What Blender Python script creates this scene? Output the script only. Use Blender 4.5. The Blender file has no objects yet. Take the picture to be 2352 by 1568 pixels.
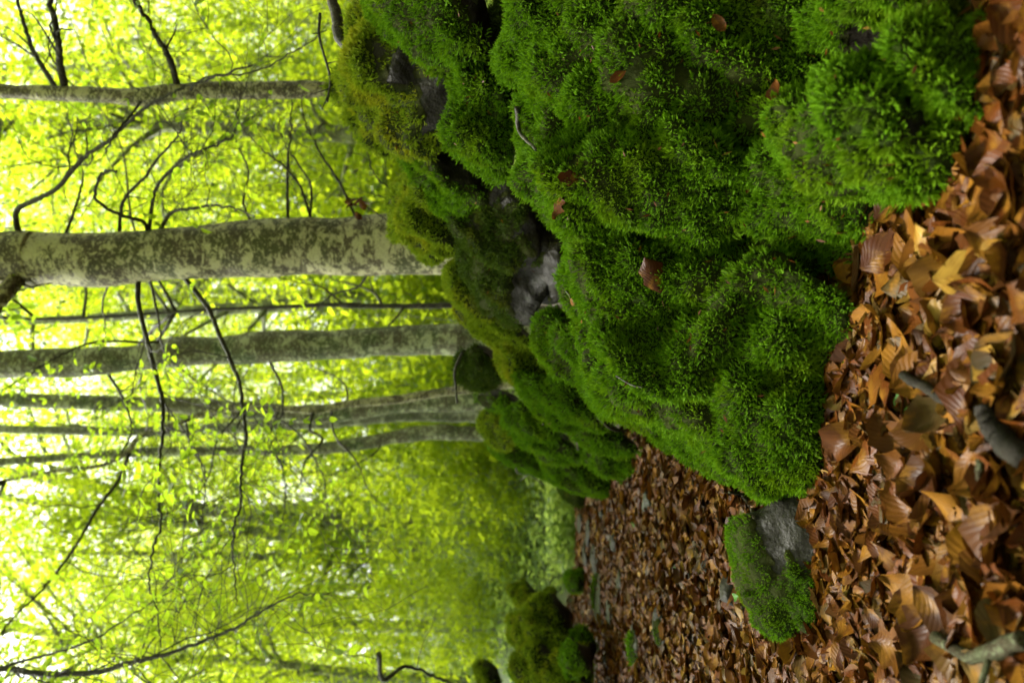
import bpy, math, random
import numpy as np
from mathutils import Vector, Matrix
from mathutils.bvhtree import BVHTree

# ------------------------------------------------------------------ camera, sky, sun, exposure
scene = bpy.context.scene
COL = scene.collection
CAMZ, F = 0.75, 1829.0                       # eye height; focal length in units of a 2352 wide frame
cam_d = bpy.data.cameras.new('camera'); cam = bpy.data.objects.new('camera', cam_d); COL.objects.link(cam)
cam_d.sensor_width = 36; cam_d.lens = 28; cam_d.clip_start = 0.05; cam_d.clip_end = 600
# the photographer held the camera turned on its side: world up points to the picture's left
cam.matrix_world = Matrix(((0, 1, 0, 0), (0, 0, -1, 0), (-1, 0, 0, CAMZ), (0, 0, 0, 1)))
cam_d.dof.use_dof = True; cam_d.dof.focus_distance = 2.1; cam_d.dof.aperture_fstop = 2.6
scene.camera = cam

SUN_EL, SUN_AZ = math.radians(57), math.radians(-46)      # soft light from above, over the open side of the path
world = bpy.data.worlds.new('World'); scene.world = world; world.use_nodes = True
wn = world.node_tree.nodes; wl = world.node_tree.links
sky = wn.new('ShaderNodeTexSky'); sky.sky_type = 'NISHITA'; sky.sun_disc = False
sky.sun_elevation = SUN_EL; sky.sun_rotation = SUN_AZ; sky.air_density = 1.0; sky.dust_density = 6.0
hsv = wn.new('ShaderNodeHueSaturation'); hsv.inputs['Saturation'].default_value = 0.10   # overcast
wl.new(sky.outputs['Color'], hsv.inputs['Color'])
wl.new(hsv.outputs['Color'], wn['Background'].inputs['Color'])
wn['Background'].inputs['Strength'].default_value = 0.05
sun_d = bpy.data.lights.new('sun', 'SUN'); sun_d.energy = 1.5; sun_d.angle = math.radians(12); sun_d.color = (1, .96, .88)
sun = bpy.data.objects.new('sun', sun_d); COL.objects.link(sun)
sdir = Vector((math.sin(SUN_AZ) * math.cos(SUN_EL), math.cos(SUN_AZ) * math.cos(SUN_EL), math.sin(SUN_EL)))
sun.rotation_euler = sdir.to_track_quat('Z', 'Y').to_euler(); sun.location = (0, 0, 30)
vs = scene.view_settings; vs.view_transform = 'Standard'; vs.look = 'None'; vs.gamma = 1; vs.exposure = 3.6
scene.render.engine = 'CYCLES'
cy = scene.cycles
cy.max_bounces = 7; cy.diffuse_bounces = 5; cy.transmission_bounces = 5; cy.glossy_bounces = 2
cy.use_denoising = True; cy.sample_clamp_indirect = 8; cy.caustics_reflective = False; cy.caustics_refractive = False

rng = np.random.default_rng(7)
random.seed(7)

# ------------------------------------------------------------------ helpers
def P(x, y, d):
    """a point d metres ahead of the photographer, seen at (x, y) of a 2352 x 1568 frame"""
    return np.array([(784 - y) / F * d, d, CAMZ - (x - 1176) / F * d])

def sm(a, b, x):
    t = np.clip((x - a) / (b - a), 0, 1); return t * t * (3 - 2 * t)

def _hash(ix, iy, iz, s):
    h = (ix * 374761393 + iy * 668265263 + iz * 2147483647 + s * 974634777) & 0xffffffff
    h = ((h ^ (h >> 13)) * 1274126177) & 0xffffffff
    h = h ^ (h >> 16)
    return (h & 0xffff) / 32767.5 - 1.0

def vnoise(p, s=0):
    p = np.asarray(p, float); i = np.floor(p).astype(np.int64); f = p - i; f = f * f * (3 - 2 * f)
    r = 0
    for dx in (0, 1):
        wx = f[..., 0] if dx else 1 - f[..., 0]
        for dy in (0, 1):
            wy = f[..., 1] if dy else 1 - f[..., 1]
            for dz in (0, 1):
                wz = f[..., 2] if dz else 1 - f[..., 2]
                r = r + wx * wy * wz * _hash(i[..., 0] + dx, i[..., 1] + dy, i[..., 2] + dz, s)
    return r

def fbm(p, s=0, o=4, g=.5):
    r, a = 0, 1.0
    for k in range(o):
        r = r + a * vnoise(np.asarray(p) * (2 ** k) + 17.3 * k, s + k); a *= g
    return r

def mesh_np(name, v, f, mat, attrs=None, smooth=True, uv=None):
    """f: (n,3) or (n,4) int array"""
    me = bpy.data.meshes.new(name)
    v = np.asarray(v, np.float32); f = np.asarray(f, np.int32)
    me.vertices.add(len(v)); me.vertices.foreach_set('co', v.ravel())
    n, k = f.shape
    me.loops.add(n * k); me.loops.foreach_set('vertex_index', f.ravel())
    me.polygons.add(n); me.polygons.foreach_set('loop_start', np.arange(0, n * k, k, dtype=np.int32))
    me.polygons.foreach_set('use_smooth', np.full(n, smooth, bool))
    for an, av in (attrs or {}).items():
        a = me.attributes.new(an, 'FLOAT', 'POINT'); a.data.foreach_set('value', np.asarray(av, np.float32))
    if uv is not None:
        u = me.uv_layers.new(name='UVMap'); u.data.foreach_set('uv', np.asarray(uv, np.float32)[f.ravel()].ravel())
    me.update(calc_edges=True)
    if mat: me.materials.append(mat)
    return me

def link(name, data, parent=None, label=None, cat=None, group=None, kind=None):
    o = bpy.data.objects.new(name, data); COL.objects.link(o)
    if parent: o.parent = parent
    if label: o['label'] = label
    if cat: o['category'] = cat
    if group: o['group'] = group
    if kind: o['kind'] = kind
    return o

def empty(name, loc, **k):
    o = link(name, None, **k); o.location = loc; o.empty_display_size = .1; return o

def unit(v): return v / (np.linalg.norm(v, axis=-1, keepdims=True) + 1e-9)

class MB:
    """collects pieces of one mesh"""
    def __init__(s): s.v, s.f, s.n, s.r = [], [], 0, []
    def add(s, v, f, r=0.5):
        s.v.append(v); s.f.append(np.asarray(f) + s.n); s.n += len(v)
        s.r.append(np.broadcast_to(np.asarray(r, float), (len(v),)))
    def mesh(s, name, mat, smooth=True):
        return mesh_np(name, np.concatenate(s.v), np.concatenate(s.f), mat, {'rnd': np.concatenate(s.r)}, smooth)

def spline(pts, n):
    pts = np.asarray(pts, float); m = len(pts)
    if m == 2: t = np.linspace(0, 1, n)[:, None]; return pts[0] * (1 - t) + pts[1] * t
    q = np.vstack([2 * pts[0] - pts[1], pts, 2 * pts[-1] - pts[-2]])
    t = np.linspace(0, m - 1 - 1e-6, n); i = t.astype(int); u = (t - i)[:, None]
    a, b, c, d = q[i], q[i + 1], q[i + 2], q[i + 3]
    return .5 * (2 * b + (c - a) * u + (2 * a - 5 * b + 4 * c - d) * u ** 2 + (3 * b - a - 3 * c + d) * u ** 3)

def tube(pts, rad, seg=6, lump=0.0, seed=0):
    pts = np.asarray(pts, float); n = len(pts); rad = np.broadcast_to(np.asarray(rad, float), (n,))
    tan = unit(np.gradient(pts, axis=0))
    ref = np.array([0, 1., 0]) if abs(tan[:, 1]).mean() < .85 else np.array([1., 0, 0])
    a = unit(np.cross(tan, ref)); b = np.cross(tan, a)
    th = np.linspace(0, 2 * math.pi, seg, endpoint=False)
    off = a[:, None] * np.cos(th)[None, :, None] + b[:, None] * np.sin(th)[None, :, None]
    R = np.repeat(rad[:, None], seg, 1)
    if lump:
        q = pts[:, None] + off * rad[:, None, None]
        R = R * (1 + lump * fbm(q * (.35 / rad.mean()), seed, 3))
    v = (pts[:, None] + off * R[..., None]).reshape(-1, 3)
    i = np.arange(n - 1)[:, None] * seg; j = np.arange(seg)[None]; k = (j + 1) % seg
    f = np.stack([i + j, i + k, i + seg + k, i + seg + j], -1).reshape(-1, 4)
    v = np.vstack([v, pts[:1], pts[-1:]]); c0 = len(v) - 2; c1 = c0 + 1; jj = np.arange(seg); kk = (jj + 1) % seg
    b0 = np.stack([kk, jj, np.full(seg, c0), np.full(seg, c0)], -1)
    b1 = np.stack([(n - 1) * seg + jj, (n - 1) * seg + kk, np.full(seg, c1), np.full(seg, c1)], -1)
    return v, f, np.concatenate([b0[:, :3], b1[:, :3]])

def tubes_mesh(name, items, mat):
    """items: (pts, rad, seg, lump) -> one mesh of triangles"""
    V, T, n = [], [], 0
    for it in items:
        v, f, cap = tube(*it)
        T.append(np.concatenate([f[:, [0, 1, 2]], f[:, [0, 2, 3]], cap]) + n); V.append(v); n += len(v)
    return mesh_np(name, np.concatenate(V), np.concatenate(T), mat)

# ------------------------------------------------------------------ materials
def mat_new(name):
    m = bpy.data.materials.new(name); m.use_nodes = True
    nt = m.node_tree; nt.nodes.clear()
    out = nt.nodes.new('ShaderNodeOutputMaterial')
    return m, nt, out

def N(nt, typ, ins=None, **props):
    n = nt.nodes.new(typ)
    for k, v in props.items(): setattr(n, k, v)
    for k, v in (ins or {}).items():
        if hasattr(v, 'is_output') or isinstance(v, bpy.types.NodeSocket): nt.links.new(v, n.inputs[k])
        else: n.inputs[k].default_value = v
    return n

def ramp(nt, fac, stops, interp='LINEAR'):
    r = nt.nodes.new('ShaderNodeValToRGB'); r.color_ramp.interpolation = interp
    e = r.color_ramp.elements
    while len(e) < len(stops): e.new(.5)
    for el, (p, c) in zip(e, stops):
        el.position = p; el.color = (*c, 1) if len(c) == 3 else c
    nt.links.new(fac, r.inputs['Fac']); return r.outputs['Color']

def mixc(nt, fac, a, b):
    n = nt.nodes.new('ShaderNodeMix'); n.data_type = 'RGBA'
    for k, v in ((0, fac), (6, a), (7, b)):
        if isinstance(v, bpy.types.NodeSocket): nt.links.new(v, n.inputs[k])
        else: n.inputs[k].default_value = (*v, 1) if isinstance(v, tuple) and len(v) == 3 else v
    return n.outputs[2]

def math_(nt, op, a, b=0.0):
    n = nt.nodes.new('ShaderNodeMath'); n.operation = op
    for k, v in ((0, a), (1, b)):
        if isinstance(v, bpy.types.NodeSocket): nt.links.new(v, n.inputs[k])
        else: n.inputs[k].default_value = v
    return n.outputs[0]

def mat_leaf(name, refl, trans, dark, w=.5, rough=.45, spec=.4):
    m, nt, out = mat_new(name)
    at = N(nt, 'ShaderNodeAttribute', attribute_name='rnd').outputs['Fac']
    oi = N(nt, 'ShaderNodeObjectInfo').outputs['Random']
    t = math_(nt, 'FRACT', math_(nt, 'ADD', at, oi))
    c1 = mixc(nt, t, refl, dark)
    c2 = mixc(nt, t, trans, tuple(.55 * a + .45 * b for a, b in zip(trans, (dark[0] * 2, dark[1] * 2, dark[2] * 2))))
    p = N(nt, 'ShaderNodeBsdfPrincipled', {'Base Color': c1, 'Roughness': rough, 'Specular IOR Level': spec})
    tr = N(nt, 'ShaderNodeBsdfTranslucent', {'Color': c2})
    mx = N(nt, 'ShaderNodeMixShader', {0: w, 1: p.outputs[0], 2: tr.outputs[0]})
    nt.links.new(mx.outputs[0], out.inputs['Surface']); return m

def mat_moss(name, a, b, tip):
    m, nt, out = mat_new(name)
    oi = N(nt, 'ShaderNodeObjectInfo').outputs['Random']
    at = N(nt, 'ShaderNodeAttribute', attribute_name='rnd').outputs['Fac']
    gp = N(nt, 'ShaderNodeNewGeometry').outputs['Position']
    pn = N(nt, 'ShaderNodeTexNoise', {'Vector': gp, 'Scale': 5.5, 'Detail': 5.0, 'Roughness': .62}).outputs['Fac']
    pm = N(nt, 'ShaderNodeTexNoise', {'Vector': gp, 'Scale': 13.0, 'Detail': 4.0, 'Roughness': .6, 'Distortion': .5}).outputs['Fac']
    c = mixc(nt, oi, a, b)
    c = mixc(nt, ramp(nt, pn, [(.52, (0, 0, 0)), (.66, (.8, .8, .8))]), c, tuple(q * r_ for q, r_ in zip(b, (1.7, 1.05, 1.0))))
    c = mixc(nt, ramp(nt, pm, [(.56, (0, 0, 0)), (.68, (.75, .75, .75))]), c, (.030, .034, .004))
    c = mixc(nt, math_(nt, 'MULTIPLY', math_(nt, 'POWER', at, 1.6), .68), c, tip)  # fresh growth tips, lightened further so shoot bases look shaded
    p = N(nt, 'ShaderNodeBsdfPrincipled', {'Base Color': c, 'Roughness': .8, 'Specular IOR Level': .08})
    tr = N(nt, 'ShaderNodeBsdfTranslucent', {'Color': c})
    mx = N(nt, 'ShaderNodeMixShader', {0: .32, 1: p.outputs[0], 2: tr.outputs[0]})
    nt.links.new(mx.outputs[0], out.inputs['Surface']); return m

def mat_rock(name, stone=((.022, .021, .018), (.075, .072, .062)), lichen=.5, under=(.016, .035, .006), rough=.5, spec=.12):
    m, nt, out = mat_new(name)
    co = N(nt, 'ShaderNodeTexCoord').outputs['Object']
    n1 = N(nt, 'ShaderNodeTexNoise', {'Vector': co, 'Scale': 7.0, 'Detail': 8.0, 'Roughness': .65}).outputs['Fac']
    n2 = N(nt, 'ShaderNodeTexNoise', {'Vector': co, 'Scale': 60.0, 'Detail': 5.0}).outputs['Fac']
    n3 = N(nt, 'ShaderNodeTexNoise', {'Vector': co, 'Scale': 15.0, 'Detail': 6.0, 'Roughness': .7}).outputs['Fac']
    c = ramp(nt, n1, [(.35, stone[0]), (.7, stone[1])])
    li = ramp(nt, n3, [(.64, (0, 0, 0)), (.70, (1, 1, 1))])
    c = mixc(nt, math_(nt, 'MULTIPLY', li, lichen), c, (.075, .078, .05))
    c = mixc(nt, math_(nt, 'MULTIPLY', n2, .5), c, (.02, .016, .01))
    mo = N(nt, 'ShaderNodeAttribute', attribute_name='moss').outputs['Fac']
    c = mixc(nt, mo, c, under)
    bp = N(nt, 'ShaderNodeBump', {'Strength': .7, 'Distance': .012, 'Height': math_(nt, 'ADD', math_(nt, 'MULTIPLY', n2, .5), n3)})
    p = N(nt, 'ShaderNodeBsdfPrincipled', {'Base Color': c, 'Roughness': rough, 'Normal': bp.outputs[0], 'Specular IOR Level': spec})
    nt.links.new(p.outputs[0], out.inputs['Surface']); return m

def mat_bark(name, base=((.040, .033, .018), (.12, .10, .062)), lich=(.46, .445, .26), algae=(.07, .085, .025), lw=.74, sc=1.0, spec=.2):
    m, nt, out = mat_new(name)
    co = N(nt, 'ShaderNodeTexCoord').outputs['Object']
    mp = N(nt, 'ShaderNodeMapping', {'Vector': co, 'Scale': (1, 1, 1.5)}).outputs[0]
    n1 = N(nt, 'ShaderNodeTexNoise', {'Vector': mp, 'Scale': 3.2 * sc, 'Detail': 7.0, 'Roughness': .65}).outputs['Fac']
    n2 = N(nt, 'ShaderNodeTexNoise', {'Vector': mp, 'Scale': 13.0 * sc, 'Detail': 10.0, 'Roughness': .75, 'Distortion': .5}).outputs['Fac']
    n3 = N(nt, 'ShaderNodeTexNoise', {'Vector': co, 'Scale': 3.0 * sc, 'Detail': 6.0, 'Roughness': .6}).outputs['Fac']
    n4 = N(nt, 'ShaderNodeTexNoise', {'Vector': co, 'Scale': 110.0 * sc, 'Detail': 3.0}).outputs['Fac']
    c = ramp(nt, n1, [(.3, base[0]), (.7, base[1])])
    c = mixc(nt, math_(nt, 'MULTIPLY', ramp(nt, n3, [(.48, (0, 0, 0)), (.62, (1, 1, 1))]), .7), c, algae)
    n2b = math_(nt, 'ADD', n2, math_(nt, 'MULTIPLY', math_(nt, 'SUBTRACT', n1, .5), .45))
    li = ramp(nt, n2b, [(.52 + .1 * (.5 - lw), (0, 0, 0)), (.57 + .1 * (.5 - lw), (1, 1, 1))])
    c = mixc(nt, math_(nt, 'MULTIPLY', li, .85), c, lich)
    n5 = N(nt, 'ShaderNodeTexNoise', {'Vector': co, 'Scale': 48.0 * sc, 'Detail': 4.0, 'Roughness': .7}).outputs['Fac']
    c = mixc(nt, math_(nt, 'MULTIPLY', ramp(nt, n5, [(.55, (0, 0, 0)), (.60, (1, 1, 1))]), .6), c, lich)
    c = mixc(nt, math_(nt, 'MULTIPLY', ramp(nt, n4, [(.5, (0, 0, 0)), (.7, (1, 1, 1))]), .45), c, (.03, .028, .02))
    bp = N(nt, 'ShaderNodeBump', {'Strength': .5, 'Distance': .01, 'Height': math_(nt, 'ADD', n2, math_(nt, 'MULTIPLY', n4, .4))})
    p = N(nt, 'ShaderNodeBsdfPrincipled', {'Base Color': c, 'Roughness': .6, 'Normal': bp.outputs[0], 'Specular IOR Level': spec})
    nt.links.new(p.outputs[0], out.inputs['Surface']); return m

def mat_litter(name):
    """wet beech and oak leaves: each leaf its own brown, with midrib and side veins from the leaf's own UV"""
    m, nt, out = mat_new(name)
    at = N(nt, 'ShaderNodeAttribute', attribute_name='rnd').outputs['Fac']
    oi = N(nt, 'ShaderNodeObjectInfo').outputs['Random']
    t = math_(nt, 'FRACT', math_(nt, 'ADD', at, oi))
    c = ramp(nt, t, [(0, (.018, .006, .001)), (.2, (.040, .010, .001)), (.38, (.085, .023, .0015)), (.52, (.045, .016, .002)),
                     (.66, (.105, .038, .003)), (.78, (.17, .075, .006)), (.85, (.022, .018, .007)), (.93, (.07, .045, .012)), (1, (.30, .175, .025))])
    uv = N(nt, 'ShaderNodeTexCoord')
    sep = N(nt, 'ShaderNodeSeparateXYZ', {0: uv.outputs['UV']})
    au = math_(nt, 'ABSOLUTE', math_(nt, 'SUBTRACT', sep.outputs[0], .5))
    ph = math_(nt, 'SUBTRACT', math_(nt, 'MULTIPLY', sep.outputs[1], 9.0), math_(nt, 'MULTIPLY', au, 7.0))
    sv = math_(nt, 'ABSOLUTE', math_(nt, 'SUBTRACT', math_(nt, 'FRACT', ph), .5))
    vein = math_(nt, 'MAXIMUM', math_(nt, 'LESS_THAN', sv, .05), math_(nt, 'LESS_THAN', au, .02))
    nz = N(nt, 'ShaderNodeTexNoise', {'Vector': uv.outputs['Object'], 'Scale': 45.0, 'Detail': 6.0}).outputs['Fac']
    c = mixc(nt, ramp(nt, nz, [(.35, (0, 0, 0)), (.72, (.75, .75, .75))]), c, (.040, .015, .003))
    nb = N(nt, 'ShaderNodeTexNoise', {'Vector': uv.outputs['Object'], 'Scale': 24.0, 'Detail': 4.0, 'Roughness': .6}).outputs['Fac']
    c = mixc(nt, ramp(nt, nb, [(.54, (0, 0, 0)), (.68, (.6, .6, .6))]), c, (.20, .095, .008))
    c = mixc(nt, math_(nt, 'MULTIPLY', vein, .22), c, (.05, .02, .008))
    hgt = math_(nt, 'ADD', math_(nt, 'MULTIPLY', sv, 1.6), math_(nt, 'MULTIPLY', nz, .6))
    bp = N(nt, 'ShaderNodeBump', {'Strength': .35, 'Distance': .0015, 'Height': hgt})
    p = N(nt, 'ShaderNodeBsdfPrincipled', {'Base Color': c, 'Roughness': .42, 'Normal': bp.outputs[0], 'Specular IOR Level': .07})
    tr = N(nt, 'ShaderNodeBsdfTranslucent', {'Color': c})
    mx = N(nt, 'ShaderNodeMixShader', {0: .15, 1: p.outputs[0], 2: tr.outputs[0]})
    nt.links.new(mx.outputs[0], out.inputs['Surface']); return m

def mat_soil(name):
    m, nt, out = mat_new(name)
    co = N(nt, 'ShaderNodeTexCoord').outputs['Object']
    n1 = N(nt, 'ShaderNodeTexNoise', {'Vector': co, 'Scale': 3.0, 'Detail': 8.0, 'Roughness': .7}).outputs['Fac']
    n2 = N(nt, 'ShaderNodeTexVoronoi', {'Vector': co, 'Scale': 30.0}).outputs['Color']
    c = ramp(nt, n1, [(.3, (.012, .007, .003)), (.7, (.040, .022, .008))])
    c = mixc(nt, .5, c, ramp(nt, n2, [(.1, (.01, .005, .002)), (.5, (.035, .016, .005)), (.9, (.06, .033, .010))]))
    gr = N(nt, 'ShaderNodeAttribute', attribute_name='green').outputs['Fac']
    c = mixc(nt, gr, c, ramp(nt, n1, [(.3, (.03, .05, .008)), (.7, (.07, .12, .014))]))
    bp = N(nt, 'ShaderNodeBump', {'Strength': .8, 'Distance': .03, 'Height': n1})
    p = N(nt, 'ShaderNodeBsdfPrincipled', {'Base Color': c, 'Roughness': .7, 'Normal': bp.outputs[0]})
    nt.links.new(p.outputs[0], out.inputs['Surface']); return m

M = {}
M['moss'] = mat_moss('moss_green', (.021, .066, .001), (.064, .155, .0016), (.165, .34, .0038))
M['moss_y'] = mat_moss('moss_yellow', (.07, .14, .004), (.15, .22, .006), (.26, .33, .010))  # yellow moss, its colour brightened to suggest rim light on the tops
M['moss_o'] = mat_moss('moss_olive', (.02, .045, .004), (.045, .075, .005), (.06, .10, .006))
M['peat'] = mat_rock('old_moss_mat', ((.010, .012, .003), (.028, .034, .006)), 0, under=(.012, .020, .003), rough=.9, spec=.02)  # old moss layer, coloured dark to act as shade between shoots
M['rock'] = mat_rock('mossy_stone', ((.006, .0055, .004), (.019, .017, .012)))
M['slate'] = mat_rock('wet_slate', ((.011, .011, .009), (.031, .031, .025)), .1, rough=.45, spec=.08)
M['flag'] = mat_rock('pale_flagstone', ((.03, .034, .026), (.085, .092, .072)), .3, rough=.45)
M['bark'] = mat_bark('beech_bark')
M['bark2'] = mat_bark('greenish_beech_bark', ((.055, .05, .028), (.15, .145, .085)), (.40, .44, .27), (.055, .095, .03), .46)
M['bark_thin'] = mat_bark('young_beech_bark', sc=2.2)
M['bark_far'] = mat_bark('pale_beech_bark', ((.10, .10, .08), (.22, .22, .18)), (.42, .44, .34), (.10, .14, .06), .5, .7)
M['twig'] = mat_bark('dark_twig', ((.012, .010, .007), (.035, .028, .02)), (.12, .12, .08), (.02, .025, .01), .2, 4)
M['stick'] = mat_bark('lichened_stick', ((.010, .007, .003), (.030, .021, .010)), (.085, .10, .055), (.022, .027, .009), .15, 6, .04)
M['wetstick'] = mat_bark('wet_dark_stick', ((.005, .004, .003), (.015, .012, .008)), (.03, .028, .02), (.008, .009, .004), .05, 5, .06)
M['leaf'] = mat_leaf('beech_leaf', (.12, .20, .008), (.60, .70, .022), (.08, .16, .008), .68)
M['leaf_near'] = mat_leaf('near_beech_leaf', (.10, .19, .010), (.44, .60, .020), (.06, .14, .010), .62)
M['leaf_under'] = mat_leaf('undergrowth_leaf', (.15, .22, .05), (.48, .60, .10), (.08, .16, .04), .6)
M['leaf_fresh'] = mat_leaf('fresh_fallen_leaf', (.05, .12, .012), (.07, .15, .012), (.04, .11, .018), .3, .45, .1)
M['litter'] = mat_litter('wet_dead_leaf')
M['soil'] = mat_soil('forest_soil')

# ------------------------------------------------------------------ ground
BY = np.array([-2, .5, 1.2, 1.5, 1.65, 1.95, 2.6, 4.2, 6, 8, 10, 30]); BX = np.array([.5, .42, .36, .34, .22, -.22, -.45, -.62, -1.0, -1.5, -1.2, 2.])

def terrain(x, y):
    x = np.asarray(x, float); y = np.asarray(y, float)
    s = x - np.interp(y, BY, BX)                          # metres inland of the foot of the boulders
    z = .012 * np.clip(y, 0, 8) + .035 * fbm(np.stack([x * .8, y * .8, 0 * x], -1), 3, 3)
    near = 1 - sm(9, 14, y)
    z = z + near * np.where(s > 0, np.minimum(.6 * np.clip(s - .45, 0, None), .20 + .10 * s), 0)
    left = np.clip(-x - 2.35 - .1 * np.clip(y - 5, 0, 4), 0, None)   # low bank beyond the far side of the path
    z = z + np.where(y > 3, np.minimum(.5 * left, .25 + .02 * left), np.minimum(.2 * left, .1)) * near
    h = np.clip(y - 8.6, 0, None)
    slope = .24 + .11 * sm(-6, 6, x) - .05 * sm(-5, -15, x)
    z = z + slope * h * (1 - .35 * sm(25, 90, h)) - .25 * sm(8.0, 9.2, y) * (1 - sm(9.2, 12, y))
    z = z + .5 * sm(9, 20, y) * fbm(np.stack([x * .15, y * .15, 0 * x + 5], -1), 9, 3)
    return z

def axis(lo, hi, n, c, k):
    t = np.linspace(-1, 1, n); u = np.sinh(k * t) / math.sinh(k)
    return np.where(u < 0, c + u * (c - lo), c + u * (hi - c))
gx = axis(-90, 90, 260, -.3, 5.5); gy = axis(-25, 170, 300, 2.6, 5.2)
GX, GY = np.meshgrid(gx, gy); GZ = terrain(GX, GY)
gv = np.stack([GX, GY, GZ], -1).reshape(-1, 3)
ii = np.arange(len(gy) - 1)[:, None] * len(gx); jj = np.arange(len(gx) - 1)[None]
gf = np.stack([ii + jj, ii + jj + 1, ii + len(gx) + jj + 1, ii + len(gx) + jj], -1).reshape(-1, 4)
green = sm(8.2, 9.5, GY) * (1 - .35 * (fbm(np.stack([GX, GY, GX * 0], -1), 5, 3) > .2))
green = np.maximum(green, sm(2.4, 2.9, -GX - .1 * np.clip(GY - 5, 0, 4)) * sm(4, 5, GY)).ravel()
ground = link('forest_floor', mesh_np('forest_floor', gv, gf, M['soil'], {'green': green}), kind='structure',
              label='brown leaf strewn forest path and hillside ground')

def cast_ground(x, y, lift=0.0):
    lo = .6
    for d in np.arange(.6, 40, .02):
        p = P(x, y, d)
        if p[2] < terrain(p[0], p[1]) + lift: return p
    return P(x, y, 40)

# ------------------------------------------------------------------ moss shoots (shared prototypes, scattered by geometry nodes)
def tuft_mesh(name, mat, seed, n=15, R=.016, L=.0125):
    r = np.random.default_rng(seed); V, T, A, k = [], [], [], 0
    for i in range(n):
        rad = R * math.sqrt(r.random()); th = r.random() * 6.283
        base = np.array([rad * math.cos(th), rad * math.sin(th), -.004])
        out = np.array([math.cos(th), math.sin(th), 0]); az = r.random() * 6.283
        lean = .5 * out * (rad / R) + .45 * np.array([math.cos(az), math.sin(az), 0])
        d = unit(np.array([0, 0, 1.]) + lean); ln = L * r.uniform(.7, 1.3)
        side = unit(np.cross(d, np.array([math.cos(az + 1), math.sin(az + 1), .3])))
        nrm = np.cross(side, d)
        for j in range(5):
            u = .25 + .17 * j; c = base + d * ln * u + nrm * (-.25 * ln * u * u)
            w = ln * .36 * (1.15 - u)
            for s in (-1, 1):
                tipp = c + side * s * w + d * w * .8 - nrm * w * .25 * r.random()
                q = d * ln * .07 + nrm * .0006
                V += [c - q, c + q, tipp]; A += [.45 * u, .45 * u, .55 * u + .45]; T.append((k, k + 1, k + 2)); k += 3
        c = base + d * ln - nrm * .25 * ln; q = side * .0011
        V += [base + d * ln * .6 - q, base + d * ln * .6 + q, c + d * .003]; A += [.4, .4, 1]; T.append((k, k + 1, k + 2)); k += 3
    return mesh_np(name, V, T, mat, {'rnd': A}, smooth=False)

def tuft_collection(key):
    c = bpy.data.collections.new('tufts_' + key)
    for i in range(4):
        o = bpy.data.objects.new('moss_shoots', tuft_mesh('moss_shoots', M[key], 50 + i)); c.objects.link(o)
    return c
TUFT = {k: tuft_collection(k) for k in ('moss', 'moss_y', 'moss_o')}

def moss_nodes(key, dens, scl):
    g = bpy.data.node_groups.new('moss_scatter', 'GeometryNodeTree')
    g.interface.new_socket('Geometry', in_out='INPUT', socket_type='NodeSocketGeometry')
    g.interface.new_socket('Geometry', in_out='OUTPUT', socket_type='NodeSocketGeometry')
    nd, lk = g.nodes, g.links
    gi = nd.new('NodeGroupInput'); go = nd.new('NodeGroupOutput')
    at = nd.new('GeometryNodeInputNamedAttribute'); at.data_type = 'FLOAT'; at.inputs['Name'].default_value = 'moss'
    mu = nd.new('ShaderNodeMath'); mu.operation = 'MULTIPLY'; mu.inputs[1].default_value = dens
    lk.new(at.outputs['Attribute'], mu.inputs[0])
    dp = nd.new('GeometryNodeDistributePointsOnFaces'); lk.new(gi.outputs[0], dp.inputs['Mesh']); lk.new(mu.outputs[0], dp.inputs['Density'])
    ci = nd.new('GeometryNodeCollectionInfo'); ci.inputs['Collection'].default_value = TUFT[key]
    ci.inputs['Separate Children'].default_value = True; ci.inputs['Reset Children'].default_value = True
    ip = nd.new('GeometryNodeInstanceOnPoints'); ip.inputs['Pick Instance'].default_value = True
    rv = nd.new('FunctionNodeRandomValue'); rv.data_type = 'FLOAT_VECTOR'
    rv.inputs[0].default_value = (-.35, -.35, 0); rv.inputs[1].default_value = (.35, .35, 6.283)
    rr = nd.new('FunctionNodeRotateRotation'); rr.rotation_space = 'LOCAL'
    e2 = nd.new('FunctionNodeEulerToRotation'); lk.new(rv.outputs[0], e2.inputs[0])
    lk.new(dp.outputs['Rotation'], rr.inputs[0]); lk.new(e2.outputs[0], rr.inputs[1])
    rs = nd.new('FunctionNodeRandomValue'); rs.data_type = 'FLOAT'; rs.inputs[2].default_value = .45 * scl; rs.inputs[3].default_value = 1.45 * scl
    lk.new(dp.outputs['Points'], ip.inputs['Points']); lk.new(ci.outputs[0], ip.inputs['Instance'])
    lk.new(rr.outputs[0], ip.inputs['Rotation']); lk.new(rs.outputs[1], ip.inputs['Scale'])
    jn = nd.new('GeometryNodeJoinGeometry'); lk.new(gi.outputs[0], jn.inputs[0]); lk.new(ip.outputs[0], jn.inputs[0])
    lk.new(jn.outputs[0], go.inputs[0])
    return g
_MN = {}
def moss_group(key, dens, scl):
    k = (key, round(dens, -1), round(scl, 2))
    if k not in _MN: _MN[k] = moss_nodes(*k)
    return _MN[k]

# ------------------------------------------------------------------ boulders
_ICO = {}
def ico(sub):
    if sub not in _ICO:
        import bmesh
        bm = bmesh.new(); bmesh.ops.create_icosphere(bm, subdivisions=sub, radius=1)
        v = np.array([x.co[:] for x in bm.verts]); f = np.array([[w.index for w in x.verts] for x in bm.faces]); bm.free()
        _ICO[sub] = (v, f)
    return _ICO[sub]

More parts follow.
